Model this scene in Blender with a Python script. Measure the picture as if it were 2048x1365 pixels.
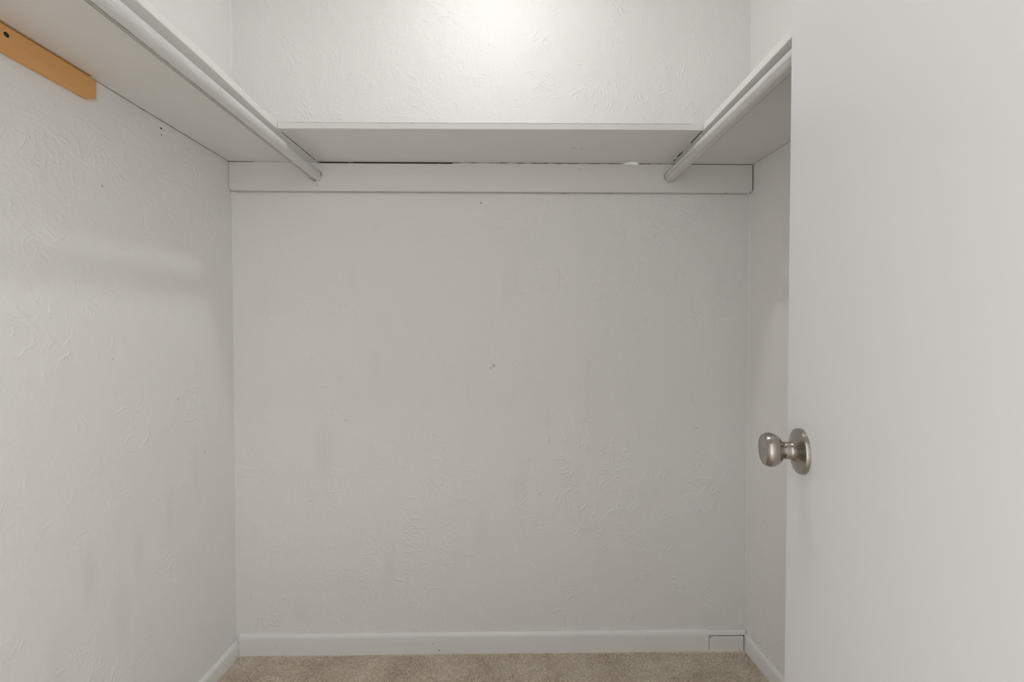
import bpy, bmesh, math, random
import numpy as np
from mathutils import Vector, Matrix, noise as mnoise

for o in list(bpy.data.objects):
    bpy.data.objects.remove(o)
S = bpy.context.scene
C = S.collection

# ------------------------------------------------------------ camera, light, exposure
F_PX, EYE = 880.0, 1.102
cam_d = bpy.data.cameras.new('camera')
cam_d.sensor_fit = 'HORIZONTAL'
cam_d.sensor_width = 36.0
cam_d.lens = 36.0 * F_PX / 2048.0
cam_d.clip_start = 0.01
cam = bpy.data.objects.new('camera', cam_d)
cam.location = (0, 0, EYE)
cam.rotation_euler = (math.radians(90) - math.atan(15.5 / F_PX), 0, 0)
C.objects.link(cam)
S.camera = cam

LAMP_POS = (-0.050, 1.030, 2.420)     # opal dome lamp on the closet ceiling
LAMP_STRENGTH = 180.0
LAMP_COLOUR = (1.0, 0.992, 0.985)
WORLD_STRENGTH = 1.92                 # light of the room behind, through the open doorway
WORLD_COLOUR = (1.0, 0.994, 0.988)

w = bpy.data.worlds.new('room_beyond')
S.world = w
w.use_nodes = True
w.node_tree.nodes['Background'].inputs[0].default_value = (*WORLD_COLOUR, 1)
# added skew of the room light: stronger sideways to lift the side walls
_t = w.node_tree
_g = _t.nodes.new('ShaderNodeTexCoord'); _s = _t.nodes.new('ShaderNodeSeparateXYZ')
_a = _t.nodes.new('ShaderNodeMath'); _a.operation = 'ABSOLUTE'
_m = _t.nodes.new('ShaderNodeMapRange'); _m.inputs[1].default_value = .15; _m.inputs[2].default_value = .95
_m.inputs[3].default_value = WORLD_STRENGTH * .62; _m.inputs[4].default_value = WORLD_STRENGTH * 1.75
_t.links.new(_g.outputs['Generated'], _s.inputs[0]); _t.links.new(_s.outputs['X'], _a.inputs[0])
_t.links.new(_a.outputs[0], _m.inputs[0]); _t.links.new(_m.outputs[0], _t.nodes['Background'].inputs[1])

vs = S.view_settings
vs.view_transform = 'Standard'
vs.look = 'None'
vs.gamma = 1
vs.use_curve_mapping = False
vs.exposure = 0.0

# ------------------------------------------------------------ helpers
def link(name, bm, mat, parent=None, smooth=None):
    me = bpy.data.meshes.new(name)
    bm.normal_update()
    bm.to_mesh(me)
    bm.free()
    o = bpy.data.objects.new(name, me)
    C.objects.link(o)
    for m in (mat if isinstance(mat, (list, tuple)) else [mat]):
        me.materials.append(m)
    if parent:
        o.parent = parent
    if smooth is not None:
        for p in me.polygons:
            p.use_smooth = True
        me.set_sharp_from_angle(angle=math.radians(smooth))
    return o

def tag(o, label, cat, group=None, kind=None):
    if label: o['label'] = label
    if cat: o['category'] = cat
    if group: o['group'] = group
    if kind: o['kind'] = kind
    return o

def structure(o, label=None, cat=None):
    o['kind'] = 'structure'
    if label: o['label'] = label
    if cat: o['category'] = cat
    return o

def prism(bm, pts, z0, z1):
    """polygon in plan (counter-clockwise), extruded from z0 to z1"""
    lo = [bm.verts.new((x, y, z0)) for x, y in pts]
    hi = [bm.verts.new((x, y, z1)) for x, y in pts]
    n = len(pts)
    bm.faces.new(list(reversed(lo)))
    bm.faces.new(hi)
    for i in range(n):
        j = (i + 1) % n
        bm.faces.new((lo[i], lo[j], hi[j], hi[i]))

def sweep(bm, prof, a, b, out):
    """profile (d outward, z) closed, swept horizontally from a to b; out = plan direction of d"""
    out = Vector((out[0], out[1], 0)).normalized()
    ra = [bm.verts.new(Vector(a) + out * d + Vector((0, 0, z))) for d, z in prof]
    rb = [bm.verts.new(Vector(b) + out * d + Vector((0, 0, z))) for d, z in prof]
    n = len(prof)
    for i in range(n):
        j = (i + 1) % n
        bm.faces.new((ra[i], ra[j], rb[j], rb[i]))
    bm.faces.new(list(reversed(ra)))
    bm.faces.new(rb)
    bmesh.ops.recalc_face_normals(bm, faces=bm.faces)

def lathe(bm, prof, n=64, cap=True):
    """profile (r, h) turned about +Z"""
    rings = []
    for r, h in prof:
        if r < 1e-6:
            rings.append([bm.verts.new((0, 0, h))])
        else:
            rings.append([bm.verts.new((r * math.cos(2*math.pi*i/n), r * math.sin(2*math.pi*i/n), h)) for i in range(n)])
    for a, b in zip(rings, rings[1:]):
        for i in range(n):
            j = (i + 1) % n
            if len(a) == 1 and len(b) == 1: continue
            if len(a) == 1: bm.faces.new((a[0], b[j], b[i]))
            elif len(b) == 1: bm.faces.new((a[i], a[j], b[0]))
            else: bm.faces.new((a[i], a[j], b[j], b[i]))
    bmesh.ops.recalc_face_normals(bm, faces=bm.faces)

def bevel_mod(o, wdt, seg=2, ang=40):
    m = o.modifiers.new('bevel', 'BEVEL')
    m.width = wdt; m.segments = seg
    m.limit_method = 'ANGLE'; m.angle_limit = math.radians(ang)
    return m

# ------------------------------------------------------------ node material helper
class NT:
    def __init__(s, name):
        s.m = bpy.data.materials.new(name)
        s.m.use_nodes = True
        s.t = s.m.node_tree
        s.b = s.t.nodes['Principled BSDF']
    def n(s, typ, **kw):
        nd = s.t.nodes.new('ShaderNode' + typ)
        for k, v in kw.items():
            if k.startswith('i_'):
                key = k[2:]
                key = int(key) if key.isdigit() else key.replace('_', ' ')
                s.put(nd.inputs[key], v)
            else:
                setattr(nd, k, v)
        return nd
    def put(s, sock, v):
        if hasattr(v, 'is_output'): s.t.links.new(v, sock)
        else: sock.default_value = v
    def math(s, op, a, b=0.0, c=0.0, clamp=False):
        nd = s.t.nodes.new('ShaderNodeMath'); nd.operation = op; nd.use_clamp = clamp
        for i, v in enumerate((a, b, c)):
            if i < len(nd.inputs): s.put(nd.inputs[i], v)
        return nd.outputs[0]
    def vmath(s, op, a, b=(0, 0, 0), sc=1.0):
        nd = s.t.nodes.new('ShaderNodeVectorMath'); nd.operation = op
        s.put(nd.inputs[0], a); s.put(nd.inputs[1], b)
        if op == 'SCALE': s.put(nd.inputs['Scale'], sc)
        return nd.outputs['Value'] if op in ('LENGTH', 'DISTANCE', 'DOT_PRODUCT') else nd.outputs['Vector']
    def noise(s, vec, scale, detail=2, rough=.5, dist=0.0, out=0):
        nd = s.n('TexNoise'); nd.noise_dimensions = '3D'
        s.put(nd.inputs['Vector'], vec)
        nd.inputs['Scale'].default_value = scale; nd.inputs['Detail'].default_value = detail
        nd.inputs['Roughness'].default_value = rough; nd.inputs['Distortion'].default_value = dist
        return nd.outputs[out]
    def ramp(s, v, lo, hi):
        nd = s.t.nodes.new('ShaderNodeMapRange'); nd.interpolation_type = 'SMOOTHSTEP'
        s.put(nd.inputs[0], v); nd.inputs[1].default_value = lo; nd.inputs[2].default_value = hi
        return nd.outputs[0]
    def mix(s, f, a, b):
        nd = s.t.nodes.new('ShaderNodeMix'); nd.data_type = 'RGBA'
        s.put(nd.inputs[0], f); s.put(nd.inputs[6], a); s.put(nd.inputs[7], b)
        return nd.outputs[2]
    def xyz(s, x, y, z):
        nd = s.t.nodes.new('ShaderNodeCombineXYZ')
        for i, v in enumerate((x, y, z)): s.put(nd.inputs[i], v)
        return nd.outputs[0]
    def sep(s, v):
        nd = s.t.nodes.new('ShaderNodeSeparateXYZ'); s.put(nd.inputs[0], v)
        return nd.outputs

def col(r, g, b): return (r, g, b, 1)

# ------------------------------------------------------------ wall plaster: brushed "crow's foot" texture under paint
def plaster(name, base, smudges=(), strength=1.0, seed=0.0, dirt=0.10):
    t = NT(name)
    uv = t.n('UVMap').outputs[0]
    uv = t.vmath('ADD', uv, (seed, seed * .37, 0))
    peel = t.noise(uv, 150.0, 3, .6)
    h = t.math('MULTIPLY', peel, .30)
    bp = t.n('Bump'); t.put(bp.inputs['Height'], h)
    bp.inputs['Strength'].default_value = 1.0
    bp.inputs['Distance'].default_value = 0.0020 * strength
    t.t.links.new(bp.outputs[0], t.b.inputs['Normal'])
    # grime: faint vertical rubs + placed smudges
    st = t.vmath('MULTIPLY', uv, (1.0, .28, 1.0))
    g = t.ramp(t.noise(st, 9.0, 4, .6), .56, .78)
    fine = t.ramp(t.noise(uv, 60.0, 3, .7), .70, .80)
    f = t.math('MULTIPLY', g, dirt)
    f = t.math('MULTIPLY_ADD', fine, dirt * .8, f)
    raw = t.n('UVMap').outputs[0]
    rag = t.noise(raw, 30.0, 3, .7)
    for (u, v, su, sv, amt) in smudges:
        dd = t.vmath('SUBTRACT', raw, (u, v, 0))
        dd = t.vmath('MULTIPLY', dd, (1 / su, 1 / sv, 0))
        ln = t.math('MULTIPLY_ADD', rag, .8, t.vmath('LENGTH', dd))
        f = t.math('MULTIPLY_ADD', t.math('SUBTRACT', 1.0, t.ramp(ln, .1, 1.7)), amt * .65, f)
    f = t.math('MINIMUM', f, .9)
    dark = col(base[0] * .45, base[1] * .45, base[2] * .45)
    t.put(t.b.inputs['Base Color'], t.mix(f, col(*base), dark))
    t.b.inputs['Roughness'].default_value = .55
    t.b.inputs['Specular IOR Level'].default_value = .28
    return t.m

def paint(name, base, rough=.42, grain=(1, 1, 1), bump=.00025, dirt=.12, scale=60.0, blot=14.0):
    t = NT(name)
    oc = t.n('TexCoord').outputs['Object']
    v = t.vmath('MULTIPLY', oc, grain)
    h = t.noise(v, scale, 4, .6)
    h = t.math('MULTIPLY_ADD', t.noise(oc, 260.0, 2), .25, h)
    bp = t.n('Bump'); t.put(bp.inputs['Height'], h)
    bp.inputs['Distance'].default_value = bump
    t.t.links.new(bp.outputs[0], t.b.inputs['Normal'])
    g = t.ramp(t.noise(v, blot, 5, .7), .60, .80)
    f = t.math('MULTIPLY', g, dirt)
    t.put(t.b.inputs['Base Color'], t.mix(f, col(*base), col(base[0]*.5, base[1]*.47, base[2]*.43)))
    t.b.inputs['Roughness'].default_value = rough
    t.b.inputs['Specular IOR Level'].default_value = .35
    return t.m

WALL = (.885, .876, .856)
M_back = plaster('back_wall_plaster', WALL, strength=1.0, seed=0.0, dirt=.05, smudges=(
    (.30, .70, .04, .16, .16), (.48, .96, .05, .11, .08), (.48, 1.46, .018, .018, .14), (.97, .60, .03, .13, .10),
    (1.20, .98, .02, .10, .06), (.10, 1.22, .06, .09, .10), (1.06, .80, .014, .03, .16), (.22, .16, .06, .06, .10),
    (.52, .30, .03, .11, .12), (1.25, .34, .05, .12, .08), (.83, .44, .03, .08, .08), (1.60, 1.52, .08, .04, .10)))
M_left = plaster('left_wall_plaster', WALL, strength=.85, seed=3.1, dirt=.045, smudges=(
    (.97, .56, .02, .08, .20), (1.10, .55, .02, .08, .16), (1.05, .42, .03, .12, .16), (1.20, .62, .02, .09, .12),
    (1.30, .72, .02, .12, .10), (.90, .40, .03, .12, .12), (.80, .48, .05, .03, .10)))
M_right = plaster('right_wall_plaster', WALL, strength=.9, seed=6.4, dirt=.05)
M_ceil = plaster('ceiling_plaster', (.89, .885, .875), strength=.6, seed=9.2, dirt=.0)
M_shelf_long = paint('shelf_paint_lengthwise', (.85, .838, .815), grain=(1, .09, 1))
M_shelf_cross = paint('shelf_paint_crosswise', (.83, .818, .797), grain=(.09, 1, 1), dirt=.22)
M_trim = paint('trim_paint', (.87, .862, .846), rough=.34, grain=(.08, .3, 1), bump=.00018, dirt=.14)
M_trim_y = paint('trim_paint_side', (.88, .872, .856), rough=.34, grain=(.3, .08, 1), bump=.00018, dirt=.08)
M_door = paint('door_paint', (.812, .806, .811), rough=.36, grain=(1, 1, .22), bump=.00016, dirt=.03, scale=45.0)
M_caulk = paint('caulk_bead', (.86, .85, .835), rough=.5, dirt=.02)

# joint strip: gap shade and brown caulk put into its colour, bridged with paint
def crack_mat(name, thr=(.42, .50), along=1.0):
    t = NT(name)
    oc = t.n('TexCoord').outputs['Object']
    f = t.ramp(t.noise(t.vmath('MULTIPLY', oc, (along, along, 6.0)), 38.0, 3, .7), *thr)
    t.put(t.b.inputs['Base Color'], t.mix(f, col(.055, .038, .022), col(.62, .60, .57)))
    t.b.inputs['Roughness'].default_value = .85
    return t.m
M_crack = crack_mat('open_joint_shade', (.62, .70))
M_crack_some = crack_mat('half_painted_joint', (.46, .54))
M_crack_brown = crack_mat('brown_joint', (.36, .62))
M_crack_brown.node_tree.nodes['Mix'].inputs[6].default_value = (.16, .105, .07, 1)
M_crack_brown.node_tree.nodes['Mix'].inputs[7].default_value = (.42, .36, .31, 1)
M_crack_half = crack_mat('hairline_paint_crack', (.36, .50))
M_crack_half.node_tree.nodes['Mix'].inputs[6].default_value = (.26, .235, .21, 1)
M_crack_few = crack_mat('mostly_painted_joint', (.30, .40))

def plain(name, c, rough=.6, metal=0.0):
    t = NT(name)
    oc = t.n('TexCoord').outputs['Object']
    f = t.noise(oc, 120.0, 3)
    t.put(t.b.inputs['Base Color'], t.mix(f, col(*[x * .85 for x in c]), col(*[min(1, x * 1.12) for x in c])))
    t.b.inputs['Roughness'].default_value = rough
    t.b.inputs['Metallic'].default_value = metal
    return t.m
M_hole = plain('hole_dark', (.030, .022, .015), .9)
M_scuff = plain('grey_green_scuff', (.40, .43, .41), .7)
M_pencil = plain('grey_scratch', (.46, .45, .43), .8)
M_bare = plain('bare_wood_chip', (.62, .47, .28), .8)
M_chip_slit = plain('plaster_chip_and_light_slit', (.82, .80, .76), .8)  # plaster chips, also the painted light in the shelf joint

# worn painted rod: bright paint with a worn streak along its underside
def rod_mat(name, worn_angle, spread, amt):
    t = NT(name)
    oc = t.n('TexCoord').outputs['Object']      # rod axis = object Z
    x, y, z = t.sep(oc)
    a = t.math('ADD', t.math('ARCTAN2', t.math('MULTIPLY', y, -1.0), t.math('MULTIPLY', x, -1.0)), math.pi)
    wob = t.math('MULTIPLY', t.math('SUBTRACT', t.noise(t.xyz(0.0, 0.0, t.math('MULTIPLY', z, 14.0)), 1.0, 3, .6), .5), .35)
    aw = t.math('ADD', a, wob)
    stv = t.xyz(t.math('MULTIPLY', a, 5.5), 0.0, t.math('MULTIPLY', z, 7.0))
    n1 = t.ramp(t.noise(stv, 4.2, 5, .7), .36, .56)
    zz = t.ramp(t.noise(t.xyz(0.0, 5.0, z), 7.0, 3, .6), .25, .42)
    def line(c, wdt):
        return t.math('SUBTRACT', 1.0, t.ramp(t.math('ABSOLUTE', t.math('SUBTRACT', aw, c)), wdt * .5, wdt))
    l1 = t.math('MULTIPLY', line(worn_angle - spread * .5, spread * .26), zz)
    l2 = t.math('MULTIPLY', line(worn_angle + spread * .5, spread * .22), n1)
    fill = t.math('MULTIPLY', t.math('MULTIPLY', line(worn_angle, spread * .75), n1), .55)
    f = t.math('MULTIPLY', t.math('MAXIMUM', t.math('MAXIMUM', l1, l2), fill), amt)
    c = t.mix(t.noise(stv, 9.0, 3), col(.17, .14, .105), col(.40, .35, .29))
    t.put(t.b.inputs['Base Color'], t.mix(f, col(.87, .86, .84), c))
    bp = t.n('Bump'); t.put(bp.inputs['Height'], t.math('MULTIPLY_ADD', n1, -.6, t.noise(stv, 7.0, 4, .6)))
    bp.inputs['Distance'].default_value = .0005
    t.t.links.new(bp.outputs[0], t.b.inputs['Normal'])
    t.b.inputs['Roughness'].default_value = .36
    return t.m

# ------------------------------------------------------------ room plan
XL = -0.940
BL, BR = (XL, 1.487), (0.814, 1.513)            # inner back corners
RN = (0.906, -0.03)                             # right wall at the door wall
YF = -0.03                                      # inner face of the door wall
ZC = 2.52
bdir = (Vector((*BR, 0)) - Vector((*BL, 0))).normalized()
bin_ = Vector((bdir.y, -bdir.x, 0))             # from the back wall into the closet
def backpt(x, off=0.0, z=0.0):
    y = BL[1] + (x - BL[0]) * (BR[1] - BL[1]) / (BR[0] - BL[0]) - off
    return Vector((x, y, z))
rdir = (Vector((*RN, 0)) - Vector((*BR, 0))).normalized()   # right wall, back to front
def rightx(y): return BR[0] + (BR[1] - y) * (RN[0] - BR[0]) / (BR[1] - RN[1])

def relief(L, H, g, seed, amp=1.0):
    """height field (metres) of brushed plaster: fans of curved trowel and brush strokes over a soft uneven coat"""
    rng = np.random.default_rng(seed)
    nx, ny = int(L / g) + 1, int(H / g) + 1
    h = np.zeros((ny, nx), np.float32)
    fx = np.fft.fftfreq(nx, g)[None, :]; fy = np.fft.fftfreq(ny, g)[:, None]
    f2 = np.sqrt(fx * fx + fy * fy)
    def field(lo, hi):
        n = np.fft.fft2(rng.standard_normal((ny, nx)))
        n *= np.exp(-(f2 / hi) ** 2) * (1 - np.exp(-(f2 / lo) ** 2))
        n = np.real(np.fft.ifft2(n)); return (n / n.std()).astype(np.float32)
    dens = field(.5, 4.5)                    # where the strokes are strong
    nf = int(L * H * 170)
    K = [(dx, dy) for dx in range(-2, 3) for dy in range(-2, 3)]
    for _ in range(nf):
        cx, cy = rng.uniform(0, L), rng.uniform(0, H)
        d = dens[min(int(cy / g), ny - 1), min(int(cx / g), nx - 1)]
        k = np.clip(.60 + .42 * d, .10, 1.5)
        a0 = rng.uniform(0, 2 * math.pi); spread = rng.uniform(.15, 1.1)
        curv = rng.normal(0, 14)
        ns = rng.integers(5, 15)
        ps = []
        for q in range(ns):
            ln = rng.uniform(.012, .055)
            a = a0 + rng.uniform(-spread, spread)
            off = rng.normal(0, .028); st = rng.uniform(0, .03)
            x, y = cx - math.sin(a0) * off + math.cos(a) * st, cy + math.cos(a0) * off + math.sin(a) * st
            n = max(4, int(ln / (g * .8)))
            t_ = np.arange(n) / n
            c_ = curv + rng.normal(0, 9)
            aa = a + c_ * ln * t_ + rng.normal(0, .35, n).cumsum() * .28
            xs_ = x + np.cumsum(np.cos(aa)) * ln / n; ys_ = y + np.cumsum(np.sin(aa)) * ln / n
            w_ = np.sin(np.pi * np.clip(t_ + .08, 0, 1)) * rng.uniform(.25, 1.0) * k
            ps.append(np.stack([xs_, ys_, w_], 1))
        P = np.concatenate(ps)
        ix = np.floor(P[:, 0] / g).astype(int); iy = np.floor(P[:, 1] / g).astype(int)
        for dx, dy in K:
            jx, jy = ix + dx, iy + dy
            ok = (jx >= 0) & (jx < nx) & (jy >= 0) & (jy < ny)
            r2 = ((jx * g - P[:, 0]) ** 2 + (jy * g - P[:, 1]) ** 2) / (.00110 ** 2)
            v = P[:, 2] * np.exp(-.5 * r2)
            np.maximum.at(h, (jy[ok], jx[ok]), v[ok].astype(np.float32))
    h = np.minimum(h, .5)
    out = h * .0025 + field(28, 90) * .00012 + field(60, 240) * .00008 + field(6, 22) * .00022
    return out * amp

def wall(name, pts, z0, z1, mat, udir, uorg, face=None, seed=0, amp=1.0, g=.0024):
    bm = bmesh.new(); prism(bm, pts, z0, z1)
    bm.normal_update()
    uvl = bm.loops.layers.uv.new('UVMap')
    for f in bm.faces:
        for l in f.loops:
            c = l.vert.co
            if abs(f.normal.z) > .9: l[uvl].uv = (c.x, c.y)
            else:
                l[uvl].uv = ((c.x - uorg[0]) * udir[0] + (c.y - uorg[1]) * udir[1], c.z)
    if face is None:
        return structure(link(name, bm, mat))
    bm.free()
    # slab (kept 2 mm behind the plaster coat) plus the plaster coat as a fine relief
    A, B, nrm = Vector((*face[0], 0)), Vector((*face[1], 0)), Vector((*face[2], 0)).normalized()
    L = (B - A).length; e = (B - A) / L
    hh = relief(L, z1 - z0, g, seed, amp)
    ny, nx = hh.shape
    u = np.linspace(0, L, nx); v = np.linspace(z0, z1, ny)
    U, Vv = np.meshgrid(u, v)
    co = np.empty((ny, nx, 3), np.float32)
    co[..., 0] = A.x + e.x * U + nrm.x * hh; co[..., 1] = A.y + e.y * U + nrm.y * hh; co[..., 2] = Vv
    idx = np.arange(nx * ny).reshape(ny, nx)
    q = np.stack([idx[:-1, :-1], idx[:-1, 1:], idx[1:, 1:], idx[1:, :-1]], -1).reshape(-1, 4)
    c1 = co[0, 1] - co[0, 0]; c2 = co[1, 0] - co[0, 0]
    if np.dot(np.cross(c1, c2), np.array(nrm)) < 0: q = q[:, ::-1]
    npt = len(pts)
    back = [Vector((x, y, 0)) - nrm * .002 for x, y in pts]
    sv = np.array([(p.x, p.y, z) for z in (z0, z1) for p in back], np.float32)
    base = nx * ny
    sq = [[base + i, base + (i + 1) % npt, base + npt + (i + 1) % npt, base + npt + i] for i in range(npt)]
    loops = [q.ravel(), np.array(sq).ravel(), base + np.arange(npt)[::-1], base + npt + np.arange(npt)]
    starts = list(np.arange(0, len(q) * 4, 4)) + [len(q) * 4 + 4 * i for i in range(npt)] + [len(q) * 4 + 4 * npt, len(q) * 4 + 5 * npt]
    li = np.concatenate(loops).astype(np.int32)
    me = bpy.data.meshes.new(name)
    me.vertices.add(base + 2 * npt); me.vertices.foreach_set('co', np.concatenate([co.reshape(-1, 3), sv]).ravel())
    me.loops.add(len(li)); me.loops.foreach_set('vertex_index', li)
    me.polygons.add(len(starts)); me.polygons.foreach_set('loop_start', np.array(starts, np.int32))
    sm = np.zeros(len(starts), bool); sm[:len(q)] = True
    me.polygons.foreach_set('use_smooth', sm)
    me.update(calc_edges=True)
    ul = me.uv_layers.new(name='UVMap')
    allc = np.concatenate([co.reshape(-1, 3), sv])[li]
    uv = np.stack([(allc[:, 0] - uorg[0]) * udir[0] + (allc[:, 1] - uorg[1]) * udir[1], allc[:, 2]], 1).astype(np.float32)
    ul.data.foreach_set('uv', uv.ravel())
    me.materials.append(mat)
    o = bpy.data.objects.new(name, me); C.objects.link(o)
    return structure(o)

T = .11
WB = wall('wall_back', [(XL - T, BL[1]), BL, BR, (BR[0] + T + .05, BR[1]), (BR[0] + T + .05, BR[1] + T), (XL - T, BL[1] + T)], 0, ZC, M_back, (1, 0), (XL, 0), (BL, BR, (bin_.x, bin_.y)), 11, 1.0, .0017)
WL = wall('wall_left', [(XL - T, YF), (XL, YF), BL, (XL - T, BL[1])], 0, ZC, M_left, (0, 1), (0, 0), ((XL, YF), BL, (1, 0)), 12, .9, .0017)
WR = wall('wall_right', [RN, (RN[0] + T, RN[1]), (BR[0] + T, BR[1]), BR], 0, ZC, M_right, (0, -1), (0, 1.513), (BR, RN, (rdir.y, -rdir.x)), 13, .9)
DX0, DX1, DH = -.46, .285, 2.04
bm = bmesh.new()
for a in ([(XL - T, YF - T), (DX0, YF - T), (DX0, YF), (XL - T, YF)], [(DX1, YF - T), (RN[0] + T, YF - T), (RN[0] + T, YF), (DX1, YF)]):
    prism(bm, a, 0, ZC)
prism(bm, [(DX0, YF - T), (DX1, YF - T), (DX1, YF), (DX0, YF)], DH, ZC)
uvl = bm.loops.layers.uv.new('UVMap')
for f in bm.faces:
    for l in f.loops: l[uvl].uv = (l.vert.co.x, l.vert.co.z)
structure(link('wall_front', bm, M_right))
bm = bmesh.new(); prism(bm, [(XL - T, YF - T), (RN[0] + T, YF - T), (RN[0] + T, 1.513 + T), (XL - T, 1.487 + T)], ZC, ZC + .06)
uvl = bm.loops.layers.uv.new('UVMap')
for f in bm.faces:
    for l in f.loops: l[uvl].uv = (l.vert.co.x, l.vert.co.y)
structure(link('ceiling', bm, M_ceil))

# soft caulk beads running down the two back corners
def bead(corner, d1, d2, z0, z1, size, parent):
    bm = bmesh.new()
    c = Vector((*corner, 0)); n = 7
    lo, hi = [], []
    e1, e2 = Vector((*d1, 0)).normalized(), Vector((*d2, 0)).normalized()
    pts = [c]
    ctr = c + (e1 + e2) * size
    for i in range(n + 1):
        a = math.pi / 2 * i / n
        pts.append(ctr - e1 * size * math.sin(a) - e2 * size * math.cos(a))
    prism(bm, [(p.x, p.y) for p in pts], z0, z1)
    bmesh.ops.recalc_face_normals(bm, faces=bm.faces)
    return link('corner_bead', bm, M_caulk, parent, smooth=60)
bead(BL, (1, .015), (0, -1), .07, 1.575, .0075, WB)
bead(BL, (1, .015), (0, -1), 1.70, ZC, .0075, WB)
bead(BR, (-1, -.015), (.06, -1), .07, 1.575, .006, WB)
bead(BR, (-1, -.015), (.06, -1), 1.70, ZC, .006, WB)

# ------------------------------------------------------------ carpet
t = NT('carpet_backing')
uvc = t.n('TexCoord').outputs['Object']
t.put(t.b.inputs['Base Color'], t.mix(t.ramp(t.noise(uvc, 330.0, 3, .7), .35, .65), col(.56, .48, .385), col(.93, .85, .72)))
bp = t.n('Bump'); t.put(bp.inputs['Height'], t.noise(uvc, 330.0, 2)); bp.inputs['Distance'].default_value = .002
t.t.links.new(bp.outputs[0], t.b.inputs['Normal'])
t.b.inputs['Roughness'].default_value = 1.0
bm = bmesh.new(); prism(bm, [(XL - T, YF - 1.4), (RN[0] + T, YF - 1.4), (RN[0] + T, 1.513 + T), (XL - T, 1.487 + T)], -.05, .0041)
structure(link('floor', bm, t.m), 'beige cut-pile carpet laid wall to wall', None)

t = NT('carpet_yarn')
at = t.n('Attribute', attribute_name='tuft').outputs['Fac']
oc = t.n('TexCoord').outputs['Object']
sh = t.ramp(t.noise(oc, 11.0, 3, .6), .38, .62)
c1 = t.mix(at, col(.72, .64, .53), col(1.0, .95, .85))
c2 = t.mix(at, col(.60, .52, .42), col(.95, .88, .76))
t.put(t.b.inputs['Base Color'], t.mix(sh, c2, c1))
t.b.inputs['Roughness'].default_value = .95
t.b.inputs['Specular IOR Level'].default_value = .1
t.b.inputs['Sheen Weight'].default_value = .15
tl = t.n('BsdfTranslucent'); t.t.links.new(t.b.inputs['Base Color'].links[0].from_socket, tl.inputs['Color'])
ms = t.n('MixShader'); ms.inputs[0].default_value = .3
t.t.links.new(t.b.outputs[0], ms.inputs[1]); t.t.links.new(tl.outputs[0], ms.inputs[2])
t.t.links.new(ms.outputs[0], t.t.nodes['Material Output'].inputs['Surface'])
M_yarn = t.m

rng = np.random.default_rng(4)
step = .0033
xs = np.arange(XL + .016, RN[0] - .02, step); ys = np.arange(.45, 1.49, step)
gx, gy = np.meshgrid(xs, ys); gx = gx.ravel(); gy = gy.ravel()
gx = gx + rng.uniform(-.0017, .0017, gx.size); gy = gy + rng.uniform(-.0017, .0017, gy.size)
keep = (gy < BL[1] + (gx - XL) * .01483 - .016) & (gx < BR[0] + (BR[1] - gy) * .0596 - .014)
gx, gy = gx[keep], gy[keep]
NTF = gx.size
tuft = rng.uniform(0, 1, NTF).astype(np.float32)
V = []; Fc = []; att = []
NB = 3
lean = np.stack([[mnoise.noise(Vector((x * 7, y * 7, 2.0))) for x, y in zip(gx[::1], gy[::1])], [mnoise.noise(Vector((x * 7, y * 7, 9.0))) for x, y in zip(gx[::1], gy[::1])]], 1) * .0040
for b in range(NB):
    a = rng.uniform(0, 2 * math.pi, NTF); hgt = rng.uniform(.0040, .0062, NTF)
    ox, oy = np.cos(a), np.sin(a)
    wd = rng.uniform(.0010, .0018, NTF)
    tx = gx + lean[:, 0] + rng.normal(0, .0020, NTF); ty = gy + lean[:, 1] + rng.normal(0, .0020, NTF)
    v = np.empty((NTF, 4, 3), np.float32)
    v[:, 0] = np.stack([gx - ox * wd, gy - oy * wd, np.full(NTF, .003)], 1)
    v[:, 1] = np.stack([gx + ox * wd, gy + oy * wd, np.full(NTF, .003)], 1)
    v[:, 2] = np.stack([tx + ox * wd * .9, ty + oy * wd * .9, hgt], 1)
    v[:, 3] = np.stack([tx - ox * wd * .9, ty - oy * wd * .9, hgt + .0005], 1)
    V.append(v.reshape(-1, 3)); att.append(np.repeat(np.clip(tuft + rng.uniform(-.2, .2, NTF), 0, 1), 4))
V = np.concatenate(V); att = np.concatenate(att).astype(np.float32)
nq = V.shape[0] // 4
me = bpy.data.meshes.new('carpet_pile')
me.vertices.add(V.shape[0]); me.vertices.foreach_set('co', V.ravel())
me.loops.add(nq * 4); me.loops.foreach_set('vertex_index', np.arange(nq * 4, dtype=np.int32))
me.polygons.add(nq); me.polygons.foreach_set('loop_start', np.arange(0, nq * 4, 4, dtype=np.int32))
me.update()
ad = me.attributes.new('tuft', 'FLOAT', 'POINT'); ad.data.foreach_set('value', att)
me.materials.append(M_yarn)
cp = bpy.data.objects.new('carpet_pile', me); C.objects.link(cp)
tag(cp, 'beige brown cut pile of the closet carpet', 'carpet', kind='stuff')

# ------------------------------------------------------------ baseboards
def base_prof(h, th=.0125, r=.011):
    pts = [(0.0006, -.001), (th, -.001), (th, h - r * 1.4)]
    for i in range(1, 8):
        a = math.pi / 2 * i / 8
        pts.append((th - (1 - math.cos(a)) * (th - .002), h - r * 1.4 + math.sin(a) * r * 1.4))
    pts += [(.002, h), (.0006, h)]
    return pts
bm = bmesh.new()
a = backpt(XL + .0128); b = backpt(.6785)
# slight rise of the top edge along the wall
sweep(bm, base_prof(.0745), a, b, bin_)
structure(link('baseboard_back', bm, M_trim, smooth=50))
BB = bpy.data.objects['baseboard_back']
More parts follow.
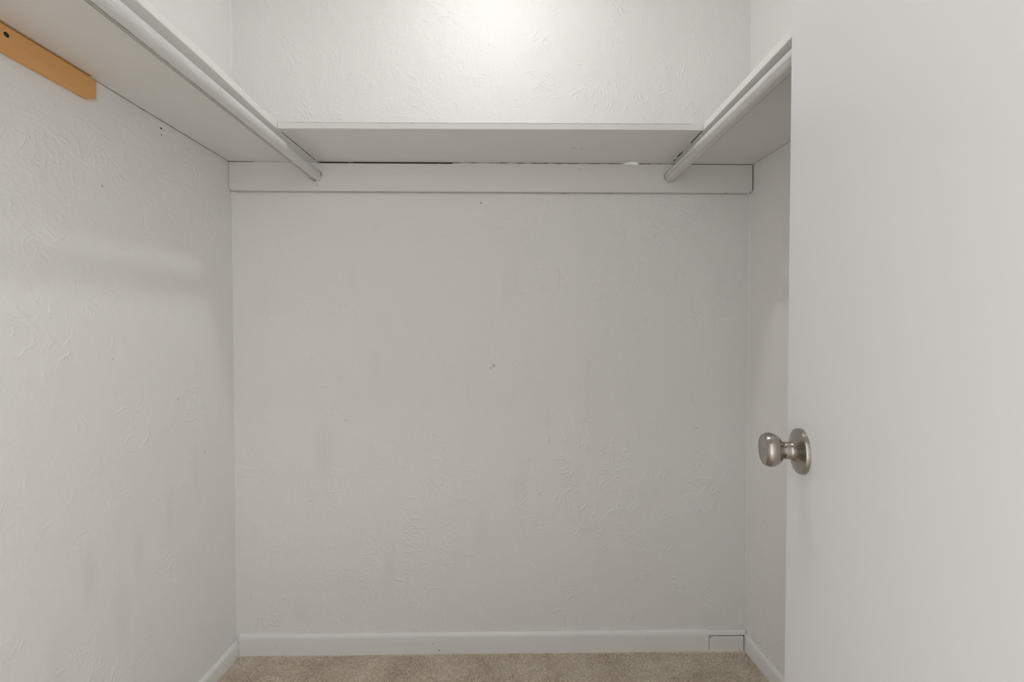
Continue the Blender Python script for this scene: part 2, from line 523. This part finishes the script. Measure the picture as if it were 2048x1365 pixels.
# short patched-in end piece with an open joint round it
bm = bmesh.new()
sweep(bm, [(.0006, -.001), (.0125, -.001), (.0125, .0525), (.0115, .0545), (.0006, .0545)], backpt(.6808), backpt(.7995), bin_)
o = link('baseboard_patch', bm, M_trim); bevel_mod(o, .0012); structure(o)
tag(o, 'short patched-in baseboard block at the right back corner with dark open joints', None)
bm = bmesh.new()
sweep(bm, [(.0006, .0575), (.009, .0570), (.0088, .064), (.006, .0705), (.0025, .0725), (.0006, .0725)], backpt(.6792), backpt(.8075), bin_)
link('patch_cap_strip', bm, M_caulk, BB, smooth=50)
bm = bmesh.new(); sweep(bm, [(.0008, .0), (.0100, .0), (.0100, .0572), (.0008, .0572)], backpt(.6787), backpt(.6818), bin_)
link('joint_gap_shade', bm, M_crack, BB)
bm = bmesh.new(); sweep(bm, [(.0008, .0545), (.0085, .0545), (.0085, .0566), (.0008, .0566)], backpt(.6815), backpt(.8045), bin_)
link('joint_gap_shade', bm, M_crack, BB)
bm = bmesh.new(); sweep(bm, [(.0008, .0), (.0100, .0), (.0100, .058), (.0008, .058)], backpt(.7985), backpt(.8010), bin_)
link('joint_gap_shade', bm, M_crack, BB)
bm = bmesh.new(); sweep(bm, [(.0008, .0535), (.0135, .0515), (.0135, .0548), (.0008, .0560)], backpt(.6822), backpt(.6862), bin_)
link('bare_wood_chip', bm, M_bare, BB)
bm = bmesh.new(); sweep(bm, [(.0008, .0), (.0126, .0), (.0126, .030), (.0008, .030)], backpt(XL + .0125), backpt(XL + .0136), bin_)
link('joint_gap_shade', bm, M_crack_some, BB)
# left and right baseboards
bm = bmesh.new(); sweep(bm, base_prof(.058, .013), (XL, YF + .001, 0), (XL, BL[1] - .001, 0), (1, 0))
structure(link('baseboard_left', bm, M_trim_y, smooth=50))
bm = bmesh.new(); sweep(bm, base_prof(.060, .0115), (RN[0], RN[1] + .001, 0), (BR[0] + .0001, BR[1] - .001, 0), (rdir.y, -rdir.x))
structure(link('baseboard_right', bm, M_trim_y, smooth=50))

def frame_on(pos, normal):
    z = Vector(normal).normalized()
    up = Vector((0, 0, 1))
    x = up.cross(z).normalized() if abs(z.z) < .99 else Vector((1, 0, 0))
    y = z.cross(x)
    m = Matrix((x, y, z)).transposed().to_4x4(); m.translation = Vector(pos)
    return m

def spot(name, parent, pos, normal, rx, ry, mat, rot=0.0, seed=1, h=.0006):
    """small ragged fleck, a thin low pad lying on a surface"""
    rnd = random.Random(seed)
    bm = bmesh.new(); n = 14
    lo, hi = [], []
    for i in range(n):
        a = 2 * math.pi * i / n; k = rnd.uniform(.65, 1.15)
        x, y = math.cos(a) * rx * k, math.sin(a) * ry * k
        x, y = x * math.cos(rot) - y * math.sin(rot), x * math.sin(rot) + y * math.cos(rot)
        lo.append(bm.verts.new((x, y, -.0004))); hi.append(bm.verts.new((x * .85, y * .85, h)))
    bm.faces.new(list(reversed(lo))); bm.faces.new(hi)
    for i in range(n): bm.faces.new((lo[i], lo[(i+1) % n], hi[(i+1) % n], hi[i]))
    bm.transform(frame_on(pos, normal))
    return link(name, bm, mat, parent)

BN = (bin_.x, bin_.y, 0)
def bspot(name, x, z, rx, rz, mat=M_hole, rot=0, seed=1, off=0.0, parent=WB, h=.0006):
    p = backpt(x, off, z); return spot(name, parent, p, BN, rx, rz, mat, rot, seed, h)
bspot('nail_hole', -.1051, 1.5443, .0022, .0024, seed=2)
bspot('nail_hole', .0358, 1.2382, .0013, .0016, seed=3)
bspot('nail_hole', .0875, 1.2252, .0011, .0010, M_pencil, seed=4)
bspot('nail_hole', -.1495, 1.2282, .0018, .0010, M_pencil, seed=5)
bspot('scuff_mark', -.063, .992, .0022, .0075, M_scuff, .45, 6, h=.0002)
bspot('scuff_mark', -.072, .983, .0065, .0022, M_scuff, .9, 7, h=.0002)
bspot('scuff_mark', .635, .775, .0030, .0015, M_pencil, .3, 8)
bspot('scratch_mark', .618, .875, .0005, .028, M_pencil, .55, 9, h=.0002)
bspot('scratch_mark', .045, .545, .0006, .008, M_pencil, .1, 10)
bspot('scratch_mark', .095, .55, .0006, .006, M_pencil, -.1, 11)
bspot('scratch_mark', .318, .690, .0010, .003, M_pencil, 0, 12)
bspot('scratch_mark', .06, .668, .0007, .005, M_pencil, .5, 13)
bspot('scratch_mark', .128, .735, .0007, .011, M_pencil, .05, 31, h=.0002)
bspot('scratch_mark', -.565, .805, .0100, .0006, M_pencil, .05, 14)
bspot('plaster_drip', .262, .582, .0030, .0026, M_chip_slit, 0, 15, h=.003)
bspot('plaster_drip', .225, .560, .0022, .0022, M_chip_slit, 0, 16, h=.002)
bspot('wall_fleck', .585, .066 + .028, .0045, .0008, M_pencil, 0, 17)
def lspot(name, y, z, ry, rz, mat=M_hole, rot=0, seed=1, h=.0006):
    return spot(name, WL, (XL, y, z), (1, 0, 0), ry, rz, mat, rot, seed, h)
lspot('nail_hole', 1.189, 1.651, .0030, .0032, seed=21)
lspot('nail_hole', 1.189, 1.634, .0022, .0015, seed=22)
lspot('nail_hole', 1.285, 1.635, .0030, .0015, M_pencil, seed=23)
lspot('nail_hole', 1.015, 1.440, .0017, .0030, M_pencil, .4, seed=24)
lspot('nail_hole', 1.036, 1.042, .0018, .0016, M_pencil, seed=25)
lspot('scuff_mark', 1.235, .917, .0050, .0012, M_pencil, -.6, seed=26)
lspot('scuff_mark', 1.340, .736, .0011, .0080, M_pencil, .05, seed=27)
lspot('plaster_drip', 1.275, .722, .0024, .0030, M_chip_slit, 0, 28, h=.0025)
lspot('plaster_drip', 1.250, .662, .0026, .0034, M_chip_slit, 0, 29, h=.003)
# marks on the back baseboard
for x, z, rx, rz, m_, s in ((-.2485, .0185, .0022, .0024, M_hole, 41), (-.2525, .0565, .0008, .0026, M_hole, 42), (-.170, .0565, .0022, .0010, M_pencil, 43),
                            (-.270, .041, .0030, .0024, M_pencil, 44), (-.80, .036, .0010, .0045, M_pencil, 45), (.463, .052, .0022, .0026, M_pencil, 46), (-.59, .03, .0009, .0070, M_pencil, 47)):
    bspot('paint_chip', x, z, rx, rz, m_, 0, s, off=.0122, parent=BB)

# ------------------------------------------------------------ shelves and back ledger
ZS, TS = 1.672, .0185           # underside and thickness
XI_L = lambda y: -.6475 + (1.47 - y) * .006 - .0085 * math.exp(-((y - 1.20) / .17) ** 2)       # inner edge of the left shelf
XI_R = lambda y: .5365 + (1.47 - y) * .003
def shelf(name, poly, mat, label, group=None):
    bm = bmesh.new(); prism(bm, poly, ZS, ZS + TS)
    o = link(name, bm, mat); bevel_mod(o, .0016, 2)
    tag(o, label, 'shelf', group)
    return o
def ybk(x): return backpt(x).y - .0015
SL = shelf('closet_shelf', [(XL + .0015, YF + .012), (XI_L(YF), YF + .012)] + [(XI_L(y_ / 50), y_ / 50) for y_ in range(35, 74)] + [(XI_L(1.48), ybk(XI_L(1.48))), (XL + .0015, ybk(XL))], M_shelf_long,
           'long painted shelf board along the left wall, above the bare wood strip')
SR = shelf('closet_shelf', [(XI_R(YF), YF + .012), (rightx(YF) - .003, YF + .012), (rightx(1.51) - .002, ybk(BR[0])), (XI_R(1.5), ybk(XI_R(1.5)))], M_shelf_long,
           'painted shelf board along the right wall, partly hidden by the door')
# back shelf: slightly crooked right end, broken notch at the back edge
yb = lambda x: ybk(x)
front = []
n = 34
x0, x1 = XI_L(1.23) + .0005, XI_R(1.24) - .0016
for i in range(n + 1):
    x = x0 + (x1 - x0) * i / n
    y = 1.2345 + .0105 * i / n + .0012 * mnoise.noise(Vector((x * 9, 3.3, 0)))
    front.append((x, y))
poly = front + [(x1 + .0004, 1.33), (XI_R(1.5) - .0032, 1.42), (XI_R(1.5) - .0014, yb(.53)),
                (.4275, yb(.4275)), (.4235, 1.487), (.416, 1.4805), (.4065, 1.4745), (.392, 1.4765), (.378, 1.485), (.362, yb(.362))]
poly += [(XI_L(1.48) + .0014, yb(x0))] + [(XI_L(y_ / 50) + .0012, y_ / 50) for y_ in range(73, 62, -1)]
bm = bmesh.new(); prism(bm, poly, ZS + .0004, ZS + TS + .0004)
SB = link('closet_shelf', bm, M_shelf_cross)
bevel_mod(SB, .0007, 1, 50)
tag(SB, 'short painted shelf board across the back wall, butted between the two side shelves', 'shelf')
# its joints
def front_line(z0, z1, i0, i1, mat, name='paint_crack'):
    f_ = front[i0:i1 + 1]
    zpoly(name, [(x, y - .0004) for x, y in f_] + [(x, y + .002) for x, y in reversed(f_)], z0, z1, mat, SB)
def zpoly(name, pts, z0, z1, mat, parent):
    bm = bmesh.new(); prism(bm, pts, z0, z1); bmesh.ops.recalc_face_normals(bm, faces=bm.faces)
    return link(name, bm, mat, parent)
zpoly('joint_gap_shade', [(x1 - .0004, 1.252), (x1 + .0022, 1.252), (XI_R(1.45) + .0006, 1.465), (XI_R(1.45) - .0034, 1.465)], ZS - .0002, ZS + .010, M_crack, SB)
zpoly('joint_gap_shade', [(XI_L(y_ / 100) + .0022, y_ / 100) for y_ in range(126, 147, 2)] + [(XI_L(y_ / 100) - .0004, y_ / 100) for y_ in range(146, 125, -2)], ZS - .0002, ZS + .010, M_crack_brown, SB)
zpoly('light_slit', [(x1 - .0022, 1.325), (x1 + .0014, 1.330), (x1 + .0022, 1.372), (x1 - .0006, 1.395), (x1 - .0030, 1.372)], ZS - .0008, ZS + .004, M_chip_slit, SB)  # light leaking through the joint, drawn as pale slivers
zpoly('light_slit', [(x1 - .0024, 1.432), (x1 + .0004, 1.430), (x1 + .0002, 1.447), (x1 - .0026, 1.452)], ZS - .0008, ZS + .004, M_chip_slit, SB)
front_line(ZS + TS - .0014, ZS + TS - .0007, 0, 33, M_crack_half)
zpoly('paint_crack', [(x0 + .0006, front[0][1] - .0004), (x0 + .0012, front[0][1] - .0004), (x0 + .0012, front[0][1] + .002), (x0 + .0006, front[0][1] + .002)], ZS + .001, ZS + TS - .001, M_crack_half, SB)
# blister of paint on the underside
spot('paint_blister', SB, (.190, 1.365, ZS + .0004), (0, 0, -1), .008, .0012, M_pencil, .3, 51)
spot('paint_blister', SB, (.215, 1.372, ZS + .0004), (0, 0, -1), .0016, .005, M_pencil, .4, 52)
# dark line between the left shelf and the left wall
zpoly('joint_gap_shade', [(XL + .0002, YF + .02), (XL + .0022, YF + .02), (XL + .0022, 1.47), (XL + .0002, 1.47)], ZS - .0004, ZS + .004, M_crack_brown, SL)
zpoly('joint_gap_shade', [(rightx(.03) - .0036, .03), (rightx(.03) - .0006, .03), (rightx(1.47) - .0006, 1.47), (rightx(1.47) - .0030, 1.47)], ZS - .0006, ZS + .004, M_crack_few, SR)

# back ledger board with eased lower edge and rounded lower corners
bm = bmesh.new()
LX0, LX1, LZ0, LZ1, LT, LR = XL + .0012, .8122, 1.5765, 1.6705, .019, .012
out = [(LX0, LZ1), (LX0, LZ0 + LR)]
for i in range(1, 6):
    a = math.pi / 2 * i / 6; out.append((LX0 + LR * .8 * (1 - math.cos(a)), LZ0 + LR - LR * math.sin(a)))
out += [(LX0 + LR * .8, LZ0), (LX1 - LR, LZ0)]
for i in range(1, 6):
    a = math.pi / 2 * i / 6; out.append((LX1 - LR + LR * math.sin(a), LZ0 + LR * (1 - math.cos(a))))
out += [(LX1, LZ0 + LR), (LX1 - .0005, LZ1)]
fr = [bm.verts.new(backpt(x, LT, z)) for x, z in out]
bk = [bm.verts.new(backpt(x, .0008, z)) for x, z in out]
bm.faces.new(fr); bm.faces.new(list(reversed(bk)))
for i in range(len(out)):
    j = (i + 1) % len(out); bm.faces.new((fr[i], bk[i], bk[j], fr[j]))
bmesh.ops.recalc_face_normals(bm, faces=bm.faces)
LB = link('ledger_board', bm, M_shelf_cross); bevel_mod(LB, .0013, 2, 35)
tag(LB, 'long painted ledger board across the back wall under the shelves, holding both rod ends', 'board')
def strip(name, x0, x1, z0, z1, d0, d1, mat, parent):
    bm = bmesh.new(); sweep(bm, [(d0, z0), (d1, z0), (d1, z1), (d0, z1)], backpt(x0), backpt(x1), bin_)
    return link(name, bm, mat, parent)
strip('joint_gap_shade', XL + .002, -.86, LZ1 - .0006, ZS + .0002, .001, LT - .0006, M_crack, LB)
strip('joint_gap_shade', -.86, -.646, LZ1 - .0006, ZS + .0002, .001, LT - .0004, M_crack_few, LB)
strip('joint_gap_shade', -.646, -.20, LZ1 - .0030, ZS + .0004, .001, LT + .0002, M_crack, LB)
strip('joint_gap_shade', -.20, .362, LZ1 - .0006, ZS + .0002, .001, LT - .0004, M_crack_some, LB)
strip('joint_gap_shade', .430, .533, LZ1 - .0006, ZS + .0002, .001, LT - .0004, M_crack_some, LB)
strip('joint_gap_shade', .540, .808, LZ1 - .0006, ZS + .0002, .001, LT - .0004, M_crack, LB)
strip('joint_gap_shade', LX1 - .0008, LX1 + .0016, LZ0 + .010, LZ1, .001, LT - .001, M_crack, LB)
strip('joint_gap_shade', XL + .0002, LX0 + .0006, LZ0 + .012, LZ1, .001, LT - .002, M_crack_some, LB)
strip('joint_gap_shade', LX0 + .012, LX1 - .014, LZ0 - .0006, LZ0 + .0010, .0004, LT - .0025, M_crack_few, LB)
for x, z, rx, rz, m_, s in ((.2265, 1.6515, .0016, .0016, M_hole, 61), (-.9215, 1.606, .0014, .0014, M_hole, 62), (.787, 1.589, .0014, .0012, M_pencil, 63), (-.648, 1.594, .0030, .0012, M_hole, 64),
                            (-.655, 1.5925, .0010, .0008, M_hole, 65), (.287, 1.620, .0034, .0008, M_pencil, 66), (.262, 1.640, .002, .001, M_pencil, 67)):
    bspot('nail_hole', x, z, rx, rz, m_, 0, s, off=LT, parent=LB, h=.0004)

# ------------------------------------------------------------ closet rods
def rod(x_back, x_front, z_back, z_front, mat, label, ring):
    a = backpt(x_back, LT - .0002, z_back)
    b = Vector((x_front, YF + .002, z_front))
    d = (b - a); L = d.length
    bm = bmesh.new(); n = 40; R = .0180
    prof = [(0, 0)] + [(R, L * i / 60) for i in range(61)] + [(0, L)]
    lathe(bm, prof, n)
    for v in bm.verts:       # hand-painted, slightly uneven dowel
        q = Vector((v.co.x * 30, v.co.y * 30, v.co.z * 6))
        k = 1 + .012 * mnoise.noise(q)
        v.co.x *= k; v.co.y *= k
    z = d.normalized()
    # local +X of the rod points up so the worn streak angle is easy to place
    x = (Vector((0, 0, 1)) - z * z.z).normalized(); y = z.cross(x)
    m = Matrix((x, y, z)).transposed().to_4x4(); m.translation = a
    o = link('closet_rod', bm, mat, smooth=50)
    o.matrix_world = m
    tag(o, label, 'rod')
    # painted-over socket ring on the ledger
    bm = bmesh.new()
    lathe(bm, [(R + .0012, .0002), (R + .0016, .0010), (ring, .0009), (ring + .0012, .0002)], 48)
    s = link('rod_socket', bm, M_shelf_cross, o, smooth=60)
    s.matrix_parent_inverse = m.inverted()
    s.matrix_world = frame_on(a, BN)
    bm = bmesh.new()
    lathe(bm, [(R * .98, .0003), (R * .98, .0013), (R + .0012, .0013), (R + .0012, .0003)], 48)
    g = link('joint_gap_shade', bm, M_crack_some, o, smooth=60)
    g.matrix_parent_inverse = m.inverted()
    g.matrix_world = frame_on(a, BN)
    for rr in (ring + .0006, ring - .0022):
        bm = bmesh.new()
        lathe(bm, [(rr, .0004), (rr, .0011), (rr + .0004, .0011), (rr + .0004, .0004)], 64)
        g = link('paint_crack', bm, M_crack_half, o, smooth=60)
        g.matrix_parent_inverse = m.inverted()
        g.matrix_world = frame_on(a, BN)
    return o
M_rodL = rod_mat('rod_paint_left', 2.98, .52, .92)
M_rodR = rod_mat('rod_paint_right', 2.35, .85, .30)
rod(-.6525, -.6455, 1.6265, 1.633, M_rodL, 'white painted closet rod under the left shelf with a worn brown streak along its underside', .0225)
rod(.5318, .5500, 1.6295, 1.622, M_rodR, 'white painted closet rod under the right shelf, running behind the door', .0235)

# ------------------------------------------------------------ bare wood strip on the left wall
t = NT('oiled_pine')
oc = t.n('TexCoord').outputs['Object']
g = t.noise(t.vmath('MULTIPLY', oc, (1, .05, 1)), 190.0, 4, .6, .3)
g2 = t.noise(t.vmath('MULTIPLY', oc, (1, .10, 1)), 40.0, 3, .5, .6)
c = t.mix(g, col(.70, .375, .125), col(.90, .52, .19))
t.put(t.b.inputs['Base Color'], t.mix(t.math('MULTIPLY', g2, .5), c, col(.80, .40, .15)))
t.b.inputs['Roughness'].default_value = .45
M_wood = t.m
t = NT('shaded_wood_shim')  # shade under the shelf put into the darker brown
t.put(t.b.inputs['Base Color'], t.mix(t.noise(t.vmath('MULTIPLY', t.n('TexCoord').outputs['Object'], (1, .08, 1)), 120.0, 3), col(.40, .23, .10), col(.56, .34, .16)))
t.b.inputs['Roughness'].default_value = .6
M_shade_shim = t.m
bm = bmesh.new()
WT = .010
pr = [(.10, 1.6680), (.10, 1.6165), (.9755, 1.6165), (.9947, 1.6266), (.9947, 1.6660), (.9895, 1.6680)]
a_ = [bm.verts.new((XL + WT, y, z)) for y, z in pr]; b_ = [bm.verts.new((XL + .0006, y, z)) for y, z in pr]
bm.faces.new(a_); bm.faces.new(b_[::-1])
for i in range(len(pr)): j = (i + 1) % len(pr); bm.faces.new((a_[i], b_[i], b_[j], a_[j]))
bmesh.ops.recalc_face_normals(bm, faces=bm.faces)
WS = link('wood_strip', bm, M_wood)
bevel_mod(WS, .0009, 2)
tag(WS, 'bare orange-tan wood strip on the left wall, tight under the long shelf', 'wood strip')
bm = bmesh.new()
pr = [(.10, 1.6682), (.972, 1.6690), (.981, 1.6708), (.983, 1.6716), (.10, 1.6718)]
a_ = [bm.verts.new((XL + WT + .0005, y, z)) for y, z in pr]; b_ = [bm.verts.new((XL + .0012, y, z)) for y, z in pr]
bm.faces.new(a_); bm.faces.new(b_[::-1])
for i in range(len(pr)): j = (i + 1) % len(pr); bm.faces.new((a_[i], b_[i], b_[j], a_[j]))
bmesh.ops.recalc_face_normals(bm, faces=bm.faces)
link('shade_shim', bm, M_shade_shim, WS)
# screw hole: dark recessed cup with a screw head at its bottom
bm = bmesh.new(); lathe(bm, [(0, .0002), (.0030, .0002), (.0040, .0005), (.0046, .0001)], 24)
o = link('screw_hole', bm, M_hole, WS, smooth=40); o.matrix_world = frame_on((XL + WT, .8190, 1.6515), (1, 0, 0))
bm = bmesh.new(); lathe(bm, [(0, .0007), (.0016, .0006), (.0019, .0002)], 18)
h_ = link('screw_head', bm, plain('dark_screw', (.10, .07, .045), .45, .8), o, smooth=40)
# ------------------------------------------------------------ door, opened a little past square
ANG = math.radians(13.3)
E = Vector((.4567, .728, 0))                       # free edge, visible face
du = Vector((-math.sin(ANG), -math.cos(ANG), 0))   # towards the hinge
dn = Vector((-math.cos(ANG), math.sin(ANG), 0))    # out of the visible face
DW, DT = .755, .035
bm = bmesh.new()
p = [E, E + du * DW, E + du * DW - dn * DT, E - dn * DT]
pts = [(q.x, q.y) for q in p]
bm0 = bmesh.new(); prism(bm0, pts, .018, 2.025); bmesh.ops.recalc_face_normals(bm0, faces=bm0.faces); bm.free()
DO = link('door_1', bm0, M_door)
bevel_mod(DO, .0022, 3)
structure(DO, 'flat white painted door standing open at the right', None)

# knob: lathe profiles about the knob axis
t = NT('brushed_nickel')
t.b.inputs['Metallic'].default_value = 1.0
oc = t.n('TexCoord').outputs['Object']
x_, y_, z_ = t.sep(oc)
ringn = t.noise(t.xyz(t.math('MULTIPLY', t.vmath('LENGTH', t.xyz(x_, y_, 0.0)), 1.0), t.math('MULTIPLY', z_, 1.0), 0.0), 900.0, 3, .7)
t.put(t.b.inputs['Base Color'], t.mix(ringn, col(.34, .312, .282), col(.47, .438, .40)))
t.put(t.b.inputs['Roughness'], t.math('MULTIPLY_ADD', ringn, .12, .20))
t.b.inputs['Anisotropic'].default_value = .7
t.b.inputs['Anisotropic Rotation'].default_value = .25
tn = t.n('Tangent', direction_type='RADIAL', axis='Z')
t.t.links.new(tn.outputs[0], t.b.inputs['Tangent'])
M_nickel = t.m
K = E + du * .0600 + Vector((0, 0, .9215))
km = frame_on(K, dn)
def kpart(name, prof, parent, mat=M_nickel, n=96, sm=28):
    bm = bmesh.new(); lathe(bm, prof, n)
    o = link(name, bm, mat, parent, smooth=sm)
    return o
RR = .0345
rose = [(0, 0), (RR, 0), (RR, .0046), (RR - .0005, .0058), (RR - .0016, .0066), (RR - .0030, .0069)]
for i in range(1, 17):       # trumpet: flares from the rim into the neck
    q = i / 16
    rose.append((.0132 + (RR - .0030 - .0132) * (1 - q) ** 2.3, .0069 + .0120 * q ** 1.15))
rose += [(.0132, .0240), (.0127, .0249), (0, .0249)]
KN = bpy.data.objects.new('door_knob', None); C.objects.link(KN)
KN.parent = DO; KN.matrix_world = km
KN.empty_display_size = .02
r_ = kpart('rosette', rose, KN)
kpart('shank', [(0, .0247), (.0100, .0247), (.0100, .0312), (0, .0312)], KN)
ball = [(.0, .0300), (.0108, .0300), (.0130, .0303), (.0175, .0322), (.0214, .0356), (.0244, .0402), (.0258, .0448), (.0260, .0486),
        (.0253, .0518), (.0240, .0544), (.0226, .0560), (.0215, .0566), (.0208, .0566), (.0203, .0561), (.0194, .0559),
        (.0185, .0561), (.0130, .0553), (.0070, .0549), (0, .0548)]
# smooth the ball profile with Catmull-Rom through the curved part
def cr(pts, sub=4):
    o = []
    for i in range(len(pts) - 1):
        p0 = pts[max(i-1, 0)]; p1 = pts[i]; p2 = pts[i+1]; p3 = pts[min(i+2, len(pts)-1)]
        for s_ in range(sub):
            u = s_ / sub
            o.append(tuple(.5 * ((2*b) + (-a + c) * u + (2*a - 5*b + 4*c - d) * u*u + (-a + 3*b - 3*c + d) * u**3) for a, b, c, d in zip(p0, p1, p2, p3)))
    o.append(pts[-1]); return o
kpart('knob_ball', [(r_, h_ - .0025) for r_, h_ in ball[:2] + cr(ball[2:11], 5) + ball[11:]], KN)
kpart('push_button', [(0, .0522), (.0016, .0522), (.0016, .0531), (.0012, .0534), (0, .0534)], KN, n=32)

# ------------------------------------------------------------ ceiling light: opal dome in a white holder
t = NT('lit_dome')
em = t.n('Emission'); em.inputs[0].default_value = (*LAMP_COLOUR, 1); em.inputs[1].default_value = LAMP_STRENGTH
t.t.links.new(em.outputs[0], t.t.nodes['Material Output'].inputs['Surface'])
M_dome = t.m
CL = bpy.data.objects.new('ceiling_light', None); C.objects.link(CL); CL.location = (LAMP_POS[0], LAMP_POS[1], ZC)
tag(CL, 'lit opal dome lamp in a white holder on the closet ceiling', 'ceiling light')
zb = LAMP_POS[2] - ZC
R = .042
bm = bmesh.new(); lathe(bm, [(0, -.0005), (.075, -.0005), (.075, zb + .012), (.066, zb + .004), (R + .001, zb + .004), (R + .001, zb + .012), (0, zb + .012)], 64)
link('lamp_holder', bm, M_caulk, CL, smooth=40)
bm = bmesh.new()
lathe(bm, [(0, zb - R * .45)] + [(R * math.sin(a), zb - R * .45 * math.cos(a)) for a in [math.pi * i / 32 for i in range(1, 17)]] + [(R, zb + .010), (0, zb + .010)], 64)
link('dome', bm, M_dome, CL, smooth=60)
